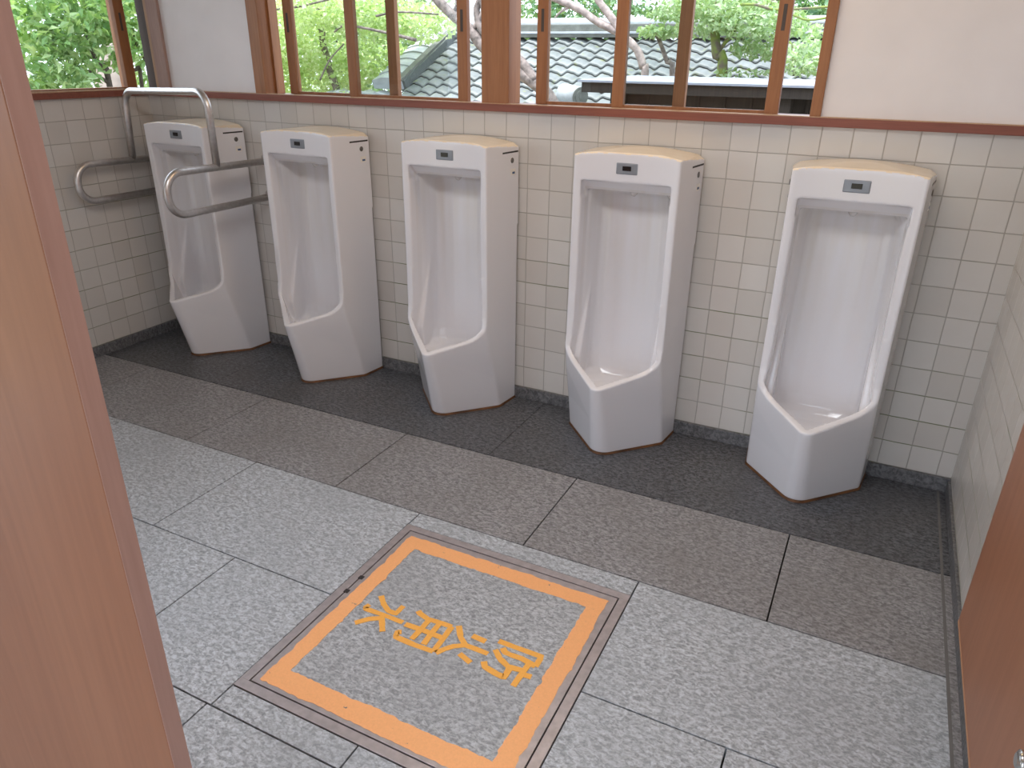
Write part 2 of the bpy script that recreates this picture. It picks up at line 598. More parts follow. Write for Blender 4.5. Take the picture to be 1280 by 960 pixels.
# ------------------------------------------------------------------ urinals
def plan(z, hwb, hwc, yc, yt, rt=.05, rc=.02):
    """pentagon plan with rounded tip: back right, corner right, tip, corner left, back left"""
    pts = [Vector((hwb, .0, 0)), Vector((hwc, yc, 0)), Vector((0, yt, 0)), Vector((-hwc, yc, 0)), Vector((-hwb, .0, 0))]
    out = [pts[0]]
    for i, r in ((1, rc), (2, rt), (3, rc)):
        seg = fillet([pts[i - 1], pts[i], pts[i + 1]], r, 6)[1:-1]
        out += seg
    out.append(pts[4])
    return [(p.x, p.y, z) for p in out]


def boolean(o, cutter, op):
    md = o.modifiers.new('b', 'BOOLEAN')
    md.operation = op
    md.object = cutter
    md.solver = 'EXACT'


def make_urinal_mesh():
    YV = -.232
    a = MB()
    a.loft([plan(0, .218, .203, -.128, -.350, .055, .03), plan(.012, .220, .205, -.132, -.356, .055, .03), plan(.16, .221, .203, -.168, -.390, .045, .03), plan(.30, .222, .200, -.215, -.4235, .035, .03),
            plan(.42, .222, .197, -.248, -.452, .035, .03), plan(.60, .222, .195, -.250, -.46, .035, .02), plan(1.3, .224, .194, -.250, -.46, .035, .02)])
    A = a.build('tmp_a', M['ceramic'])
    prof = [(.0, -.02), (-.6, -.02), (-.6, .255), (-.42, .313), (-.30, .350), (-.275, .360), (-.256, .377), (-.242, .405), (YV - .002, .45), (YV, .52), (YV, 1.135), (YV + .004, 1.143), (YV + .02, 1.150), (-.1, 1.155), (0, 1.160)]
    b_ = MB(); b_.loft([[(-.4, y, z) for y, z in prof], [(.4, y, z) for y, z in prof]]); B = b_.build('tmp_b', M['ceramic'])
    crown = [(-.4, -.1), (.4, -.1)] + [(x, 1.157 - .46 * x * x if abs(x) < .21 else 1.157 - .46 * .0441 - (abs(x) - .21) * 1.2) for x in [.26 - .02 * k for k in range(27)]]
    c_ = MB(); c_.loft([[(x, -.7, z) for x, z in crown], [(x, .1, z) for x, z in crown]]); Cc = c_.build('tmp_c', M['ceramic'])
    d_ = MB()
    R = 1.0
    d_.prism([(R * math.cos(2 * PI * k / 180), -.214 - R + R * math.sin(2 * PI * k / 180)) for k in range(180)], .62, 1.4)
    D = d_.build('tmp_d', M['ceramic'])
    # hollow
    def sec(z, f0, hw, yc, s1, ys, s2, k, yk, yb, zf=None):
        half = [(0, f0), (hw * .5, (f0 + yc) / 2), (hw, yc), (s1, ys), (s2, ys + .008), (k + (s2 - k) * .55, ys + (yk - ys) * .55), (k, yk), (k * .8, yk + (yb - yk) * .6), (k * .45, yk + (yb - yk) * .92), (0, yb)]
        pts = half + [(-x, y) for x, y in half[-2:0:-1]]
        return [(x, y, (zf if (zf and y < -.215) else z)) for x, y in pts]
    e_ = MB()
    e_.loft([sec(.232, -.30, .10, -.19, .098, -.150, .095, .075, -.13, -.11),
             sec(.245, -.340, .14, -.200, .138, -.155, .134, .105, -.11, -.085),
             sec(.270, -.368, .166, -.204, .160, -.158, .155, .128, -.098, -.07),
             sec(.31, -.384, .176, -.210, .165, -.160, .160, .136, -.088, -.062),
             sec(.345, -.394, .176, -.222, .165, -.160, .160, .137, -.086, -.06),
             sec(.40, -.412, .175, -.240, .165, -.160, .160, .136, -.084, -.058),
             sec(.46, -.50, .175, -.280, .164, -.160, .159, .135, -.084, -.058),
             sec(.62, -.60, .174, -.35, .163, -.160, .158, .134, -.082, -.058),
             sec(.72, -.60, .173, -.35, .162, -.160, .157, .132, -.082, -.06),
             sec(.94, -.60, .171, -.30, .160, -.160, .155, .13, -.08, -.06),
             sec(.985, -.60, .170, -.28, .160, -.160, .153, .125, -.085, -.066),
             sec(1.010, -.60, .168, -.27, .159, -.162, .150, .115, -.10, -.085)])
    w_ = MB()
    w_.loft([[(x, y, z) for y, z in ((-.60, .985), (-.60, 1.048), (-.2125, 1.048), (-.176, 1.006), (-.176, .985))] for x in (-.168, .168)])
    W_ = w_.build('tmp_w', M['ceramic'])
    E_ = e_.build('tmp_e', M['ceramic'])
    boolean(A, B, 'INTERSECT')
    boolean(A, Cc, 'INTERSECT')
    boolean(A, D, 'DIFFERENCE')
    boolean(A, E_, 'DIFFERENCE')
    boolean(A, W_, 'DIFFERENCE')
    fins = []
    for sx in (-1, 1):
        f_ = MB()
        # a side shelf whose sloping front edge runs back into the corner of the hollow
        side = [(-.196, .262), (-.204, .345), (-.162, .49), (-.122, .62), (-.094, .725), (-.070, .745), (-.045, .73), (-.045, .235)]
        f_.loft([[(x, y, z) for y, z in side] for x in ((.145, .176) if sx > 0 else (-.176, -.145))])
        fo = f_.build('tmp_f', M['ceramic'])
        boolean(A, fo, 'UNION')
        fins.append(fo)
    r = A.modifiers.new('r', 'REMESH')
    r.mode = 'VOXEL'
    r.voxel_size = .0042
    s = A.modifiers.new('s', 'SMOOTH')
    s.factor = .5
    s.iterations = 6
    dg = bpy.context.evaluated_depsgraph_get()
    me = bpy.data.meshes.new_from_object(A.evaluated_get(dg))
    for o in (A, B, Cc, D, E_, W_, *fins): bpy.data.objects.remove(o)
    me.materials.clear()
    me.materials.append(M['ceramic'])
    for v in me.vertices:
        if v.co.z < .004: v.co.z = 0.0
        if v.co.y > -.002: v.co.y = -.001
    for p in me.polygons: p.use_smooth = True
    me.name = 'body'
    # the lid, its own mesh of the upper faces; cream paints in warm light
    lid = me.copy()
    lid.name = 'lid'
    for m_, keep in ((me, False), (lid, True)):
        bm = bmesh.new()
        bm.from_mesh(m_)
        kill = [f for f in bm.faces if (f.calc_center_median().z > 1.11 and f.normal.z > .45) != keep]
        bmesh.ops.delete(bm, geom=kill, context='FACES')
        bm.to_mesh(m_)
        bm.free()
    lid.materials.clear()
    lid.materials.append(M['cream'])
    return me, lid


ub_mesh, lid_mesh = make_urinal_mesh()
UR_X = [-2.358, -1.607, -.856, -.102, .649]
ULAB = ['white floor standing urinal with steel grab rails around it, beside the left wall',
        'white floor standing urinal just right of the steel grab rails, second from left',
        'white floor standing urinal in the middle of the row of five',
        'white floor standing urinal second from the right end, under the dark shed outside',
        'white floor standing urinal at the right end, nearest the tiled right wall']


def make_urinal():
    root = empty('urinal', (UR_X[0], -.0145, 0))
    o = bpy.data.objects.new('body', ub_mesh)
    C.objects.link(o)
    o.parent = root
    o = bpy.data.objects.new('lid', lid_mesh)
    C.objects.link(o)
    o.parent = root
    o['label'] = 'lid with warm light painted in as cream'
    # sensor plate in the header
    s = MB()
    s.box(-.040, .040, -.2168, -.205, 1.077, 1.117, .004)
    sp = s.build('sensor_plate', M['sensor'], root)
    s = MB(); s.box(-.016, .016, -.2185, -.2160, 1.090, 1.106, .001); s.build('sensor_window', M['black'], sp)
    # spout under the header
    s = MB(); s.tube([(0, -.11, 1.012), (0, -.112, .998), (0, -.116, .988)], [.016, .014, .006], 16); s.build('spout', M['ceramic'], root)
    for sx in (-1, 1):
        x = lambda y: (.2225 - .0295 * min(1, -y / .25)) * sx
        s = MB()
        s.loft([[(x(y) - sx * .004, y, z) for y, z in ((-.008, 1.1025), (-.12, 1.1025), (-.12, 1.109), (-.008, 1.109))],
                [(x(y) + sx * .0012, y, z) for y, z in ((-.008, 1.1025), (-.12, 1.1025), (-.12, 1.109), (-.008, 1.109))]])
        s.build('lid_seam', M['seam'], root)
        s = MB(); s.tube([(x(-.05) - sx * .004, -.05, 1.073), (x(-.05) + sx * .003, -.05, 1.073)], [.013, .010], 16); s.build('cover_screw', M['screw'], root)
        s = MB()
        s.loft([[(x(y) - sx * .003, y, z) for y, z in ((-.025, 1.015), (-.06, 1.015), (-.06, 1.04), (-.025, 1.04))],
                [(x(y) + sx * .0008, y, z) for y, z in ((-.025, 1.015), (-.06, 1.015), (-.06, 1.04), (-.025, 1.04))]])
        st = s.build('sticker', M['sticker'], root)
        s = MB()
        s.loft([[(x(y) - sx * .003, y, z) for y, z in ((-.031, 1.020), (-.049, 1.020), (-.049, 1.028), (-.031, 1.028))],
                [(x(y) + sx * .0014, y, z) for y, z in ((-.031, 1.020), (-.049, 1.020), (-.049, 1.028), (-.031, 1.028))]])
        s.build('printed_mark', M['blue'], st)
    s = MB()
    s.loft([plan(.0005, .222, .209, -.131, -.360, .055, .03), plan(.010, .2205, .207, -.130, -.356, .055, .03)])
    s.build('base_sealant', M['sealant'], root)
    return root


def copy_tree(o, parent=None):
    c = o.copy()
    C.objects.link(c)
    if parent: c.parent = parent
    for ch in list(o.children): copy_tree(ch, c)
    return c


ur = make_urinal()
for i, x in enumerate(UR_X):
    o = ur if i == 0 else copy_tree(ur)
    o.location.x = x
    tag(o, ULAB[i], 'urinal', 'urinals along the tiled wall')

# ------------------------------------------------------------------ grab rail round the left urinal
gr = tag(empty('grab_rail', (-2.36, -.02, .88)), 'bent stainless steel grab rail frame around the leftmost urinal', 'grab rail')
RR = .0165


def rel(pts): return [Vector(p) - Vector((-2.36, -.02, .88)) for p in pts]


for X, Y, z1, z0 in ((-2.715, -.535, .950, .788), (-2.022, -.605, .972, .800)):
    b = MB()
    r = (z1 - z0) / 2
    pts = fillet([(X, -.001, z1), (X, Y, z1 + .012), (X, Y, z0), (X, -.001, z0)], r * .97, 10)
    b.tube(rel(pts), RR, 16)
    lp = b.build('rail_loop', M['steel'], gr)
    for z in (z1, z0):
        f = MB(); f.tube(rel([(X, -.0005, z), (X, -.006, z), (X, -.010, z)]), [.034, .034, .026], 20)
        f.tube(rel([(X, -.010, z), (X, -.03, z)]), .021, 16)
        f.build('wall_flange', M['steel'], gr)
b = MB()
pl, pr_ = Vector((-2.715, -.215, .955)), Vector((-2.022, -.315, .978))
b.tube(rel(fillet([pl, pl + Vector((0, .02, .325)), pr_ + Vector((0, 0, .322)), pr_], .075, 10)), RR, 16)
b.build('arch_bar', M['steel'], gr)

# ------------------------------------------------------------------ manhole cover with painted border and characters
mc = tag(empty('manhole_cover', ((MX0 + MX1) / 2, (MY0 + MY1) / 2, 0)), 'square stone inlaid manhole cover with orange painted border and characters in the floor', 'manhole cover')
mo = mc.location.copy()


def ringmesh(x0, x1, y0, y1, wd, z0, z1, bev=.001):
    b = MB()
    x0 -= mo.x; x1 -= mo.x; y0 -= mo.y; y1 -= mo.y
    for q in ((x0, x1, y0, y0 + wd), (x0, x1, y1 - wd, y1), (x0, x0 + wd, y0 + wd, y1 - wd), (x1 - wd, x1, y0 + wd, y1 - wd)):
        b.box(*q, z0, z1, bev)
    return b


ringmesh(MX0 + .001, MX1 - .001, MY0 + .001, MY1 - .001, .026, -.03, .0015).build('outer_rim', M['rim_metal'], mc)
ringmesh(MX0 + .031, MX1 - .031, MY0 + .031, MY1 - .031, .030, -.03, .0012).build('lid_rim', M['rim_metal'], mc)
b = MB(); b.box(MX0 - mo.x + .002, MX1 - mo.x - .002, MY0 - mo.y + .002, MY1 - mo.y - .002, -.034, -.008); b.build('groove', M['rim_dark'], mc)
b = MB(); b.box(MX0 - mo.x + .0615, MX1 - mo.x - .0615, MY0 - mo.y + .0615, MY1 - mo.y - .0615, -.0078, .001, .0008); b.build('stone_inlay', M['granite_lid'], mc)
for yy in (-1.40, -1.47):
    b = MB(); b.box(MX0 - mo.x + .024, MX0 - mo.x + .040, yy - mo.y - .008, yy - mo.y + .008, -.004, .0022, .001); b.build('lifting_slot', M['rim_dark'], mc)


def jag(p, q, n, amp, rnd):
    p, q = Vector(p), Vector(q)
    d = (q - p).normalized()
    nn = Vector((-d.y, d.x))
    out = []
    off = 0
    for k in range(n):
        off = .6 * off + rnd.gauss(0, amp)
        if rnd.random() < .04: off += amp * rnd.choice((-3, 3))
        out.append(p.lerp(q, k / n) + nn * off * (0 if k == 0 else 1))
    return out


rnd = random.Random(5)
OX0, OX1, OY0, OY1 = -.454, .238, -1.842, -1.153
IX0, IX1, IY0, IY1 = -.405, .186, -1.784, -1.207
b = MB()
ou = [Vector(v) for v in ((OX0, OY0), (OX1, OY0), (OX1, OY1), (OX0, OY1))]
inn = [Vector(v) for v in ((IX0, IY0), (IX1, IY0), (IX1, IY1), (IX0, IY1))]
po, pi_ = [], []
for k in range(4):
    po += jag(ou[k], ou[(k + 1) % 4], 70, .0011, rnd)
    pi_ += jag(inn[k], inn[(k + 1) % 4], 70, .0011, rnd)
zt, zb = .0020, .0004
vo = [b.bm.verts.new((p.x - mo.x, p.y - mo.y, zt)) for p in po]
vi = [b.bm.verts.new((p.x - mo.x, p.y - mo.y, zt)) for p in pi_]
vob = [b.bm.verts.new((p.x - mo.x, p.y - mo.y, zb)) for p in po]
vib = [b.bm.verts.new((p.x - mo.x, p.y - mo.y, zb)) for p in pi_]
n = len(po)
for k in range(n):
    j = (k + 1) % n
    b.face((vo[k], vo[j], vi[j], vi[k]))
    b.face((vob[k], vob[j], vo[j], vo[k]))
    b.face((vi[k], vi[j], vib[j], vib[k]))
    b.face((vib[k], vib[j], vob[j], vob[k]))
b.build('painted_border', M['orange'], mc)

# strokes of the four characters, as brushed on the lid (in the lid's own plane)
CH = {
    'fang': [[(930, 372), (1010, 402), (1175, 462), (1140, 518)], [(1140, 516), (1060, 472), (1000, 452), (965, 436), (952, 412)],
             [(1062, 562), (1116, 578)], [(1100, 508), (1060, 562), (1012, 630)], [(1060, 540), (985, 520), (935, 472), (910, 422)],
             [(990, 532), (962, 580), (920, 562), (850, 520), (845, 490)]],
    'huo': [[(868, 445), (800, 418), (740, 396), (712, 350), (702, 285)], [(742, 396), (672, 402), (620, 418), (570, 440)], [(780, 342), (855, 375)], [(706, 445), (768, 496)]],
    'yong': [[(662, 290), (590, 266), (525, 246), (480, 215), (470, 200)], [(662, 290), (610, 362), (555, 432)], [(555, 432), (450, 395), (340, 348), (350, 322), (375, 320)],
             [(615, 358), (500, 312), (395, 276)], [(597, 268), (545, 330), (500, 392)], [(530, 255), (480, 312), (432, 362)]],
    'shui': [[(382, 266), (270, 222), (170, 188), (170, 178), (192, 164)], [(258, 114), (272, 160), (300, 200), (342, 216), (385, 172)], [(275, 240), (190, 246), (108, 268)], [(262, 242), (264, 280), (265, 318)]],
}
CS = 280 / 1280
hw = .0082
for cn, strokes in CH.items():
    b = MB()
    for si, st in enumerate(strokes):
        dz = .0002 * si
        P = [at(420 + x * CS, 720 + y * CS, 2, .001) - mo for x, y in st]
        P = [Vector((p.x, p.y)) for p in P]
        if len(P) > 2:   # soften the bends
            Q = [P[0]]
            for a_, b2, c2 in zip(P, P[1:], P[2:]):
                Q += [b2.lerp(a_, .22), b2, b2.lerp(c2, .22)]
            Q.append(P[-1]); P = Q
        L, R_ = [], []
        for i, p_ in enumerate(P):
            t = (P[min(i + 1, len(P) - 1)] - P[max(i - 1, 0)]).normalized()
            nn = Vector((-t.y, t.x)) * hw * rnd.uniform(.9, 1.1)
            L.append(p_ + nn); R_.append(p_ - nn)
        for zz in (0,):
            tl = [b.bm.verts.new((v.x, v.y, .0018 + dz)) for v in L]
            tr_ = [b.bm.verts.new((v.x, v.y, .0018 + dz)) for v in R_]
            bl = [b.bm.verts.new((v.x, v.y, .0008)) for v in L]
            br = [b.bm.verts.new((v.x, v.y, .0008)) for v in R_]
            for i in range(len(L) - 1):
                b.face((tl[i], tl[i + 1], tr_[i + 1], tr_[i]))
                b.face((tl[i], bl[i], bl[i + 1], tl[i + 1]))
                b.face((tr_[i], tr_[i + 1], br[i + 1], br[i]))
            b.face((tl[0], tr_[0], br[0], bl[0])); b.face((tl[-1], bl[-1], br[-1], tr_[-1]))
    b.build('painted_character', M['amber'], mc, recalc=False)

# ------------------------------------------------------------------ partition at the left, stall door at the right
pp = tag(empty('partition_panel', (-.005, -2.366, 0)), 'tall orange brown wood grain partition panel close by at the left', 'partition')
b = MB(); b.box(-1.30, -.0015, -.0105, .0155, .0, 2.05, .0012); b.build('board', M['panel'], pp)
b = MB(); b.box(-.0015, 0, -.0098, .0148, .002, 2.048); b.build('edge_strip', M['panel_edge'], pp)
dp = tag(empty('stall_door', (1.1, -1.03, .186)), 'brown wooden stall door standing open along the right wall', 'door')
b = MB(); b.box(0.0, .034, -.80, -.0, .0, 1.80, .0015); b.build('door_leaf', M['door_panel'], dp)
b = MB(); b.box(-.0008, .0345, -.7985, -.0015, -.003, .004); b.build('bottom_edge_band', M['door_edge'], dp)
kz = at(1277, 952, 0, 1.078)
b = MB(); k0 = kz - Vector((1.1, -1.03, .186))
b.tube([(0.0, k0.y, k0.z), (-.004, k0.y, k0.z), (-.006, k0.y, k0.z), (-.016, k0.y, k0.z), (-.020, k0.y, k0.z), (-.026, k0.y, k0.z), (-.030, k0.y, k0.z)], [.02, .02, .009, .009, .017, .017, .010], 20)
b.build('knob', M['chrome'], dp, smooth=False)

# ------------------------------------------------------------------ outside: garden ground
b = MB(); b.box(-30, 30, -25, 35, -.9, -.75); struct(b, 'ground', M['earth'])


def wave_roof(mb, x0, x1, ytop, ztop, slope, nrow, pitch=.244, row=.216, amp=.030):
    """pantiles: rows of S waves, each row stepping over the next"""
    c, s = math.cos(slope), math.sin(slope)
    nx = int((x1 - x0) / pitch * 12)

    def wv(x):
        t = (x / pitch) % 1.0
        return amp * (math.sin(2 * PI * t) * .75 + .28 * math.sin(4 * PI * t + .5))
    for r in range(nrow):
        rows = []
        for (d, lift) in ((r * row - .02, -.014), (r * row + row * .5, .012), (r * row + row, .030), (r * row + row - .010, .004)):
            ring = []
            for k in range(nx + 1):
                x = x0 + (x1 - x0) * k / nx
                h = wv(x) + lift
                ring.append(mb.bm.verts.new((x, ytop - d * c + h * s, ztop - d * s + h * c)))
            rows.append(ring)
        for i, (a, b2) in enumerate(zip(rows, rows[1:])):
            for k in range(nx):
                f = mb.face((a[k], a[k + 1], b2[k + 1], b2[k]))
                if f: f.smooth = i < 2
    return mb


SL = math.radians(25.2)
RX0, RX1, RY, RZ = -5.65, 3.6, 8.0, 1.70
hb = tag(empty('tiled_roof_house', (-1, 9, -.75)), 'building with grey wavy tiled roof and pale ridge outside the main window', 'building')
off = Vector((-1, 9, -.75))


def sh(o):
    o.data.transform(Matrix.Translation(-off))
    return o


b = MB(); wave_roof(b, RX0, RX1, RY, RZ, SL, 12); sh(b.build('roof_tiles', M['roof_tile'], hb, recalc=False))
b = MB(); b.loft([[(RX0, RY + 2.5, RZ - 1.25), (RX0, RY, RZ - .06), (RX0, RY - 2.35, RZ - 1.17), (RX0, RY - 2.35, RZ - 1.25)], [(RX1, RY + 2.5, RZ - 1.25), (RX1, RY, RZ - .06), (RX1, RY - 2.35, RZ - 1.17), (RX1, RY - 2.35, RZ - 1.25)]])
sh(b.build('roof_base', M['roof_dark'], hb))
b = MB(); b.box(RX0 + .5, RX1 - .4, RY - 1.9, RY + 1.9, -.75, RZ - .9); sh(b.build('wall', M['plaster'], hb))
b = MB(); b.box(RX0 - .1, RX1, RY - .14, RY + .14, RZ + .0, RZ + .05, .01); b.box(RX0 - .1, RX1, RY - .10, RY + .10, RZ + .06, RZ + .17, .01); sh(b.build('ridge_courses', M['ridge_grey'], hb))
b = MB(); b.box(RX0 - .1, RX1, RY - .155, RY - .02, RZ + .045, RZ + .075, .008); sh(b.build('ridge_band', M['ridge_pale'], hb))
b = MB(); b.tube([(RX0 - .12, RY, RZ + .18), (RX1, RY, RZ + .18)], .075, 14); sh(b.build('ridge_cap', M['ridge_pale'], hb))
# descending verge ridge at the left end, with the row of pale tiles outside it
dv_ = Vector((0, -math.cos(SL), -math.sin(SL)))
up = Vector((0, -math.sin(SL), math.cos(SL)))


def slope_strip(x0, x1, h0, h1, d0, d1):
    mb = MB()
    o_ = Vector((0, RY, RZ))
    ring = lambda d: [o_ + dv_ * d + up * h + Vector((x, 0, 0)) for x, h in ((x0, h0), (x1, h0), (x1, h1), (x0, h1))]
    mb.loft([ring(d0), ring(d1)])
    return mb


sh(slope_strip(RX0 - .06, RX0 + .03, -.05, .12, .0, 1.62).build('verge_course', M['roof_dark'], hb))
sh(slope_strip(RX0 - .10, RX0 + .00, .12, .15, .0, 1.64).build('verge_band', M['ridge_grey'], hb))
b = MB()
for k in range(8):
    o_ = Vector((RX0 - .26, RY, RZ)) + dv_ * (.205 * k)
    ring = lambda q_, h: [q_ + up * (h + .05 * math.cos(t * PI / 2)) + Vector((.25 * t, 0, 0)) for t in (-1, -.66, -.33, 0, .33, .66, 1)] + [q_ + up * (h - .12) + Vector((.25, 0, 0)), q_ + up * (h - .12) - Vector((.25, 0, 0))]
    b.loft([ring(o_, .105), ring(o_ + dv_ * .215, .125)])
sh(b.build('verge_cap_tiles', M['ridge_pale'], hb))
b = MB(); wave_roof(b, RX0 - 1.3, RX0 - .25, RY - 1.42, RZ - .73, SL * .7, 4); sh(b.build('side_roof_tiles', M['ridge_pale'], hb, recalc=False))
# round end tile near the eave
q = at(725, 121, 1, 6.2)
b = MB(); b.tube([q + Vector((-.30, .20, .03)), q + Vector((.0, .0, 0))], .115, 20); sh(b.build('round_ridge_tile', M['ridge_pale'], hb))
b = MB(); dd = Vector((.30, -.20, -.03)).normalized()
for rr, k in ((.112, .012), (.075, .022), (.03, .03)): b.tube([q, q + dd * k], rr, 20)
sh(b.build('end_disc', M['ridge_grey'], hb))

# dark shed with a pale metal roof edge
sd = tag(empty('garden_shed', (.1, 3.8, -.75)), 'dark wooden shed with flat pale metal roof outside the right window', 'shed')
so = Vector((.1, 3.8, -.75))


def ss(o):
    o.data.transform(Matrix.Translation(-so))
    return o


b = MB(); b.loft([[(-1.605, 3.0, 1.275), (2.6, 3.0, 1.275), (2.6, 4.35, 1.287), (-1.60, 4.35, 1.287)], [(-1.605, 3.0, 1.290), (2.6, 3.0, 1.290), (2.6, 4.35, 1.302), (-1.60, 4.35, 1.302)]])
ss(b.build('roof_sheet', M['metal_roof'], sd))
b = MB(); b.box(-1.58, 2.55, 3.03, 4.3, 1.20, 1.274); ss(b.build('eave_board', M['dark_wood'], sd))
b = MB(); b.box(-1.30, 2.4, 3.25, 4.2, -.75, 1.20)
for k in range(19): b.box(-1.31 + k * .2, -1.29 + k * .2, 3.235, 3.25, -.75, 1.2)
ss(b.build('wall', M['dark_wood'], sd))
b = MB(); b.box(-1.36, -1.27, 3.10, 3.22, -.75, 1.20); ss(b.build('corner_post', M['dark_wood'], sd))
b = MB(); b.box(-.10, .0, 3.10, 3.22, -.75, 1.20); ss(b.build('corner_post', M['dark_wood'], sd))


# ------------------------------------------------------------------ trees
def foliage(mb, blobs, n, size, rnd, aspect=.55, up_bias=.5):
    vol = [b[3] * b[4] * b[5] for b in blobs]
    tot = sum(vol)
    for (x, y, z, rx, ry, rz), v in zip(blobs, vol):
        for _ in range(int(n * v / tot)):
            while True:
                p = Vector((rnd.uniform(-1, 1), rnd.uniform(-1, 1), rnd.uniform(-1, 1)))
                if .15 < p.length < 1: break
            c = Vector((x + p.x * rx, y + p.y * ry, z + p.z * rz))
            nrm = Vector((rnd.gauss(0, 1), rnd.gauss(0, 1), rnd.gauss(0, 1) + up_bias * 2)).normalized()
            t = nrm.orthogonal().normalized()
            t = Matrix.Rotation(rnd.uniform(0, 2 * PI), 3, nrm) @ t
            bt = nrm.cross(t)
            s = size * rnd.uniform(.6, 1.25)
            droop = nrm * s * -.18
            fold = nrm * s * .10
            vs = [mb.bm.verts.new(q_) for q_ in (c - t * s * .5, c - t * s * .05 + bt * s * aspect * .5 + fold, c + t * s * .55 + droop, c - t * s * .05 - bt * s * aspect * .5 + fold, c + t * s * .05)]
            mb.face((vs[0], vs[4], vs[1])); mb.face((vs[1], vs[4], vs[2])); mb.face((vs[0], vs[3], vs[4])); mb.face((vs[3], vs[2], vs[4]))
    return mb


def smooth_path(P, sub=4):
    P = [Vector(p) for p in P]
    out = []
    for i in range(len(P) - 1):
        p0, p1, p2, p3 = P[max(i - 1, 0)], P[i], P[i + 1], P[min(i + 2, len(P) - 1)]
        for k in range(sub):
            t = k / sub
            out.append(.5 * ((2 * p1) + (p2 - p0) * t + (2 * p0 - 5 * p1 + 4 * p2 - p3) * t * t + (3 * p1 - p0 - 3 * p2 + p3) * t ** 3))
    out.append(P[-1])
    return out


def tree(name, label, cat, base, trunks, blobs, nleaf, size, leafm, barkm, seed, aspect=.55, group=None):
    """trunks: list of (name, points, r0, r1)"""
    rnd = random.Random(seed)
    root = tag(empty(name, base), label, cat, group)
    bv = Vector(base)
    for nm, pts, r0, r1 in trunks:
        b = MB()
        sp = smooth_path([Vector(p) - bv for p in pts])
        b.tube(sp, [(r0 + (r1 - r0) * i / (len(sp) - 1)) * rnd.uniform(.92, 1.1) for i in range(len(sp))], 10)
        b.build(nm, barkm, root)
    if blobs:
        b = MB()
        foliage(b, [(x - bv.x, y - bv.y, z - bv.z, rx, ry, rz) for x, y, z, rx, ry, rz in blobs], nleaf, size, rnd, aspect)
        o = b.build('foliage', leafm, root, recalc=False)
        o['kind'] = 'stuff'
    return root


GZ = -.75


def P(px, py, y): return at(px, py, 1, y)


def blob_px(px, py, y, rpx, rpy, ry):
    c = at(px, py, 1, y)
    e = at(px + rpx, py, 1, y)
    f = at(px, py + rpy, 1, y)
    return (c.x, c.y, c.z, abs(e.x - c.x), ry, abs(f.z - c.z))


# bright maple left of the roof
mb0 = P(430, 118, 6.6)
tree('maple_tree', 'bright green maple filling the left half of the main window', 'tree', (mb0.x, 6.6, GZ),
     [('trunk', [(mb0.x, 6.6, GZ), (mb0.x + .05, 6.6, .4), P(405, 60, 6.6), P(395, -60, 6.6)], .07, .04),
      ('branch', [P(345, 12, 5.6), P(375, 8, 5.6), P(400, 2, 5.6), P(440, -8, 5.6)], .012, .014),
      ('branch', [P(418, 40, 5.8), P(432, 32, 5.8), P(470, 38, 5.8), P(520, 50, 5.8)], .012, .02),
      ('branch', [P(400, 100, 6), P(412, 75, 6), P(430, 55, 6)], .012, .008),
      ('branch', [P(470, 20, 5.8), P(500, 15, 5.8), P(548, 18, 5.8)], .014, .010)],
     [blob_px(395, 12, 6.2, 62, 26, .9), blob_px(385, 62, 6.6, 44, 30, .8), blob_px(372, 110, 6.8, 36, 26, .7), blob_px(432, 96, 6.9, 32, 24, .6),
      blob_px(462, 24, 6.4, 48, 30, .8), blob_px(470, 72, 7.2, 36, 26, .6), blob_px(520, 28, 6.8, 46, 28, .7), blob_px(440, 132, 6.4, 40, 18, .5), blob_px(350, 70, 6.4, 26, 50, .7)],
     10500, .072, M['maple'], M['bark'], 11, .8)
tree('maple_tree', 'paler maple standing further back left of the tiled roof', 'tree', (-10.5, 11, GZ),
     [('trunk', [(-10.5, 11, GZ), (-10.4, 11, 1), (-10.3, 11, 3)], .12, .06)],
     [(-9.3, 11, 1.2, 1.9, .9, 1.0), (-10.5, 11, 1.4, 2.0, .9, 1.2), (-9.3, 11, 2.6, 2.0, .9, 1.0), (-10.5, 11.2, 2.9, 2.4, .9, 1.2), (-9.8, 11, .2, 2.6, .9, .7)],
     7000, .16, M['mint'], M['bark'], 12, .7)
# gnarled tree leaning across the roof
TY = 4.6
tree('gnarled_tree', 'leafless gnarled grey trunk leaning across the tiled roof', 'tree', (P(690, 132, TY).x, TY, GZ),
     [('trunk', [(P(690, 132, TY).x + .15, TY, GZ), (P(694, 140, TY).x, TY, .6), P(690, 128, TY), P(668, 104, TY), P(640, 84, TY), P(606, 60, TY), P(588, 38, TY), P(562, 15, TY), P(540, -8, TY), P(520, -40, TY)], .075, .045),
      ('branch', [P(668, 102, TY), P(652, 78, TY), P(625, 55, TY), P(603, 38, TY), P(596, 10, TY), P(612, -20, TY)], .055, .03),
      ('branch', [P(590, 40, TY), P(604, 12, TY), P(590, -10, TY)], .03, .02),
      ('branch', [P(565, 18, TY), P(572, 4, TY), P(566, -14, TY)], .028, .018)],
     None, 0, 0, None, M['bark'], 13)
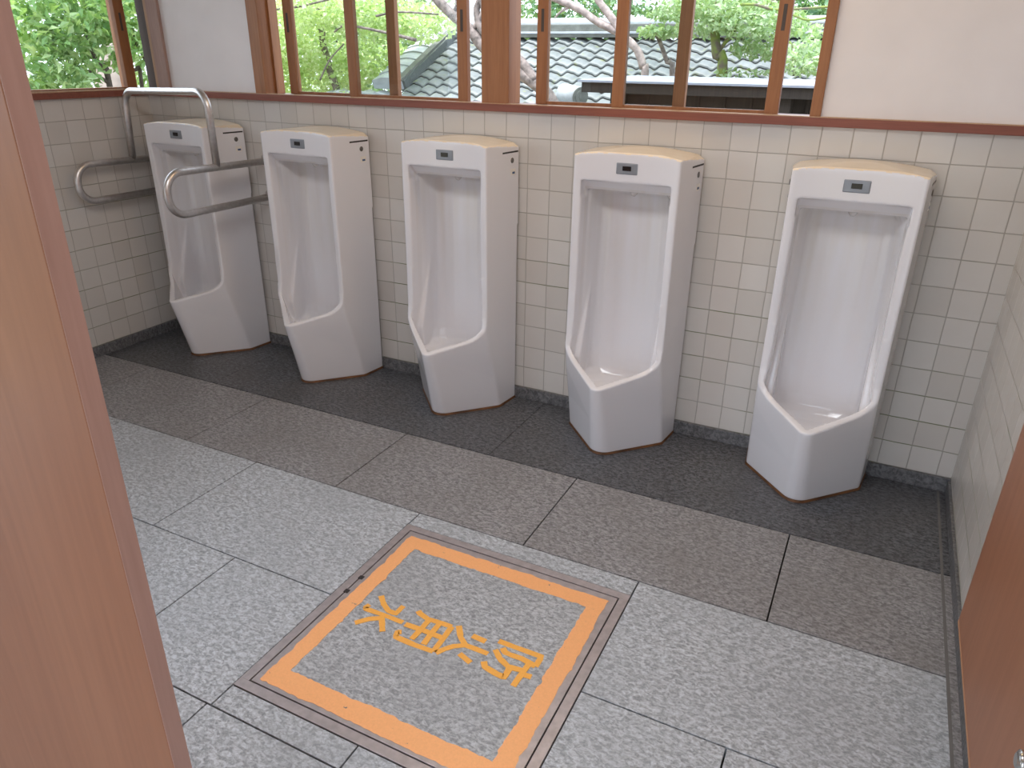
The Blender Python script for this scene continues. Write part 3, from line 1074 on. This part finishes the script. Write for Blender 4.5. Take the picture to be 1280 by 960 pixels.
# pale double branch
TY = 4.9
tree('pale_tree', 'leafless pale pinkish tree with forked branches above the shed', 'tree', (P(806, 95, TY).x, TY, GZ),
     [('trunk', [(P(806, 95, TY).x, TY, GZ), P(805, 110, TY), P(804, 85, TY), P(796, 62, TY), P(779, 46, TY), P(768, 38, TY), P(745, 26, TY), P(722, 10, TY), P(690, -4, TY), P(660, -20, TY)], .042, .035),
      ('branch', [P(779, 46, TY), P(770, 30, TY), P(758, 14, TY), P(745, -4, TY), P(735, -24, TY)], .045, .03),
      ('branch', [P(715, 7, TY), P(702, 14, TY), P(694, 22, TY)], .018, .008)],
     None, 0, 0, None, M['bark_pink'], 14)
TY = 5.2
tree('mossy_tree', 'leafy tree with a mossy trunk in front of the roof at right', 'tree', (P(897, 95, TY).x, TY, GZ),
     [('trunk', [(P(899, 95, TY).x, TY, GZ), P(902, 98, TY), P(897, 70, TY), P(894, 42, TY), P(900, 0, TY), P(905, -40, TY)], .055, .04),
      ('branch', [P(897, 66, TY), P(925, 30, TY), P(950, 10, TY), P(1000, -14, TY)], .02, .012),
      ('branch', [P(922, 6, TY - .5), P(945, 6, TY - .5), P(968, 12, TY - .5), P(1000, 11, TY - .5), P(1040, 8, TY - .5)], .012, .010),
      ('branch', [P(990, 18, TY - .5), P(1010, 25, TY - .5), P(1040, 21, TY - .5)], .008, .010),
      ('branch', [P(984, 50, TY - .5), P(991, 62, TY - .5), P(992, 95, TY - .5)], .010, .010)],
     [blob_px(905, 6, TY, 60, 22, .7), blob_px(950, 28, TY, 60, 26, .7), blob_px(880, 34, TY + .1, 36, 14, .5), blob_px(1010, 72, TY - .4, 44, 24, .5), blob_px(955, 62, TY + .2, 50, 14, .4), blob_px(930, 92, TY, 40, 6, .2), blob_px(1010, 40, TY - .2, 30, 10, .4), blob_px(860, 10, TY, 40, 14, .5)],
     4300, .065, M['mint'], M['bark_moss'], 15, .6)
TY = 6.1
tree('young_tree', 'small tree with slanted bare stem and tuft of leaves over the shed roof', 'tree', (P(838, 95, TY).x, TY, GZ),
     [('trunk', [(P(842, 95, TY).x, TY, GZ), P(840, 98, TY), P(834, 78, TY), P(823, 48, TY), P(812, 30, TY)], .035, .02)],
     [blob_px(826, 40, TY, 30, 9, .3), blob_px(836, 18, TY, 26, 9, .3)], 500, .08, M['mint'], M['bark'], 16, .6)
# evergreens behind the ridge
for k, (x, y, z, r, lab) in enumerate(((-5.0, 11, 1.5, 1.0, 'dark evergreen bush behind the roof ridge, right of the thick window post'),
                                       (-1.4, 11, 1.5, 1.0, 'dark evergreen bush behind the roof ridge, over the shed'),
                                       (2.2, 11, 1.5, 1.0, 'dark evergreen bush behind the roof ridge at the right edge of the window'))):
    tree('evergreen_bush', lab, 'bush', (x, y, GZ), [('trunk', [(x, y, GZ), (x + .05, y, .5), (x, y, 1.6)], .09, .05)],
         [(x, y, z, r, .7, 1.3), (x - .85, y + .2, z + .6, .8, .6, 1.0), (x + .85, y, z + .4, .8, .6, 1.1)], 3600, .15, M['dark_leaf'], M['bark_dark'], 20 + k, .6, 'evergreens behind the ridge')
# shrubs outside the left window
LX = -5.2


def Q(px, py, x): return at(px, py, 0, x)


def qb(px, py, x, ry, rz, rx): c = Q(px, py, x); return (c.x, c.y, c.z, rx, ry, rz)


s0 = Q(132, 100, LX)
tree('broadleaf_shrub', 'glossy green shrub with thin dark stems close outside the left window', 'shrub', (LX, s0.y, GZ),
     [('stem', [(LX, s0.y, GZ), Q(138, 112, LX), Q(130, 88, LX), Q(118, 70, LX), Q(108, 40, LX)], .03, .014),
      ('stem', [(LX, s0.y + .2, GZ), Q(192, 112, LX), Q(183, 75, LX), Q(170, 55, LX), Q(160, 20, LX)], .03, .014),
      ('stem', [Q(136, 104, LX), Q(118, 92, LX), Q(108, 88, LX)], .016, .008),
      ('stem', [(LX, s0.y + .1, GZ), Q(178, 112, LX), Q(168, 88, LX), Q(150, 72, LX)], .02, .01)],
     [qb(70, 20, LX, .42, .30, .35), qb(110, 42, LX, .46, .30, .35), qb(150, 12, LX, .5, .30, .35), qb(80, 78, LX, .30, .26, .3), qb(150, 58, LX, .30, .22, .3), qb(45, 50, LX, .4, .5, .3), qb(185, 40, LX, .3, .5, .3), qb(110, -20, LX, .7, .2, .4), qb(60, 110, LX, .34, .10, .25), qb(178, 100, LX - .3, .2, .10, .2)],
     3300, .085, M['shrub'], M['bark_dark'], 31, .5)
tree('hedge', 'taller hedge behind the shrub outside the left window', 'hedge', (-8, 1.6, GZ),
     [('stem', [(-8, 1.6, GZ), (-8, 1.6, 2.5)], .06, .03)],
     [(-8, 1.2, 1.9, .6, 1.5, .8), (-8, 3.2, 1.8, .6, 1.5, .9), (-8, 0.0, 1.8, .6, 1.2, 1.0), (-8, 2.6, .7, .6, 2.2, .6)],
     5000, .16, M['mint'], M['bark_dark'], 32, .6)
c = Q(140, 84, -6.4)
b = MB()
bmesh.ops.create_icosphere(b.bm, subdivisions=4, radius=1)
for v in b.bm.verts:
    n_ = 1 + .10 * math.sin(v.co.x * 4 + 1) * math.cos(v.co.y * 5) + .06 * math.sin(v.co.z * 9 + v.co.y * 3)
    v.co = Vector((v.co.x * .28 * n_, v.co.y * .26 * n_, max(-1, v.co.z * n_) * (c.z + .12 - GZ) / 2))
o = b.build('standing_stone', M['stone'], smooth=True)
o.location = (c.x, c.y, GZ + (c.z + .12 - GZ) / 2)
tag(o, 'pale pinkish standing stone seen between the shrub stems outside the left window', 'stone')
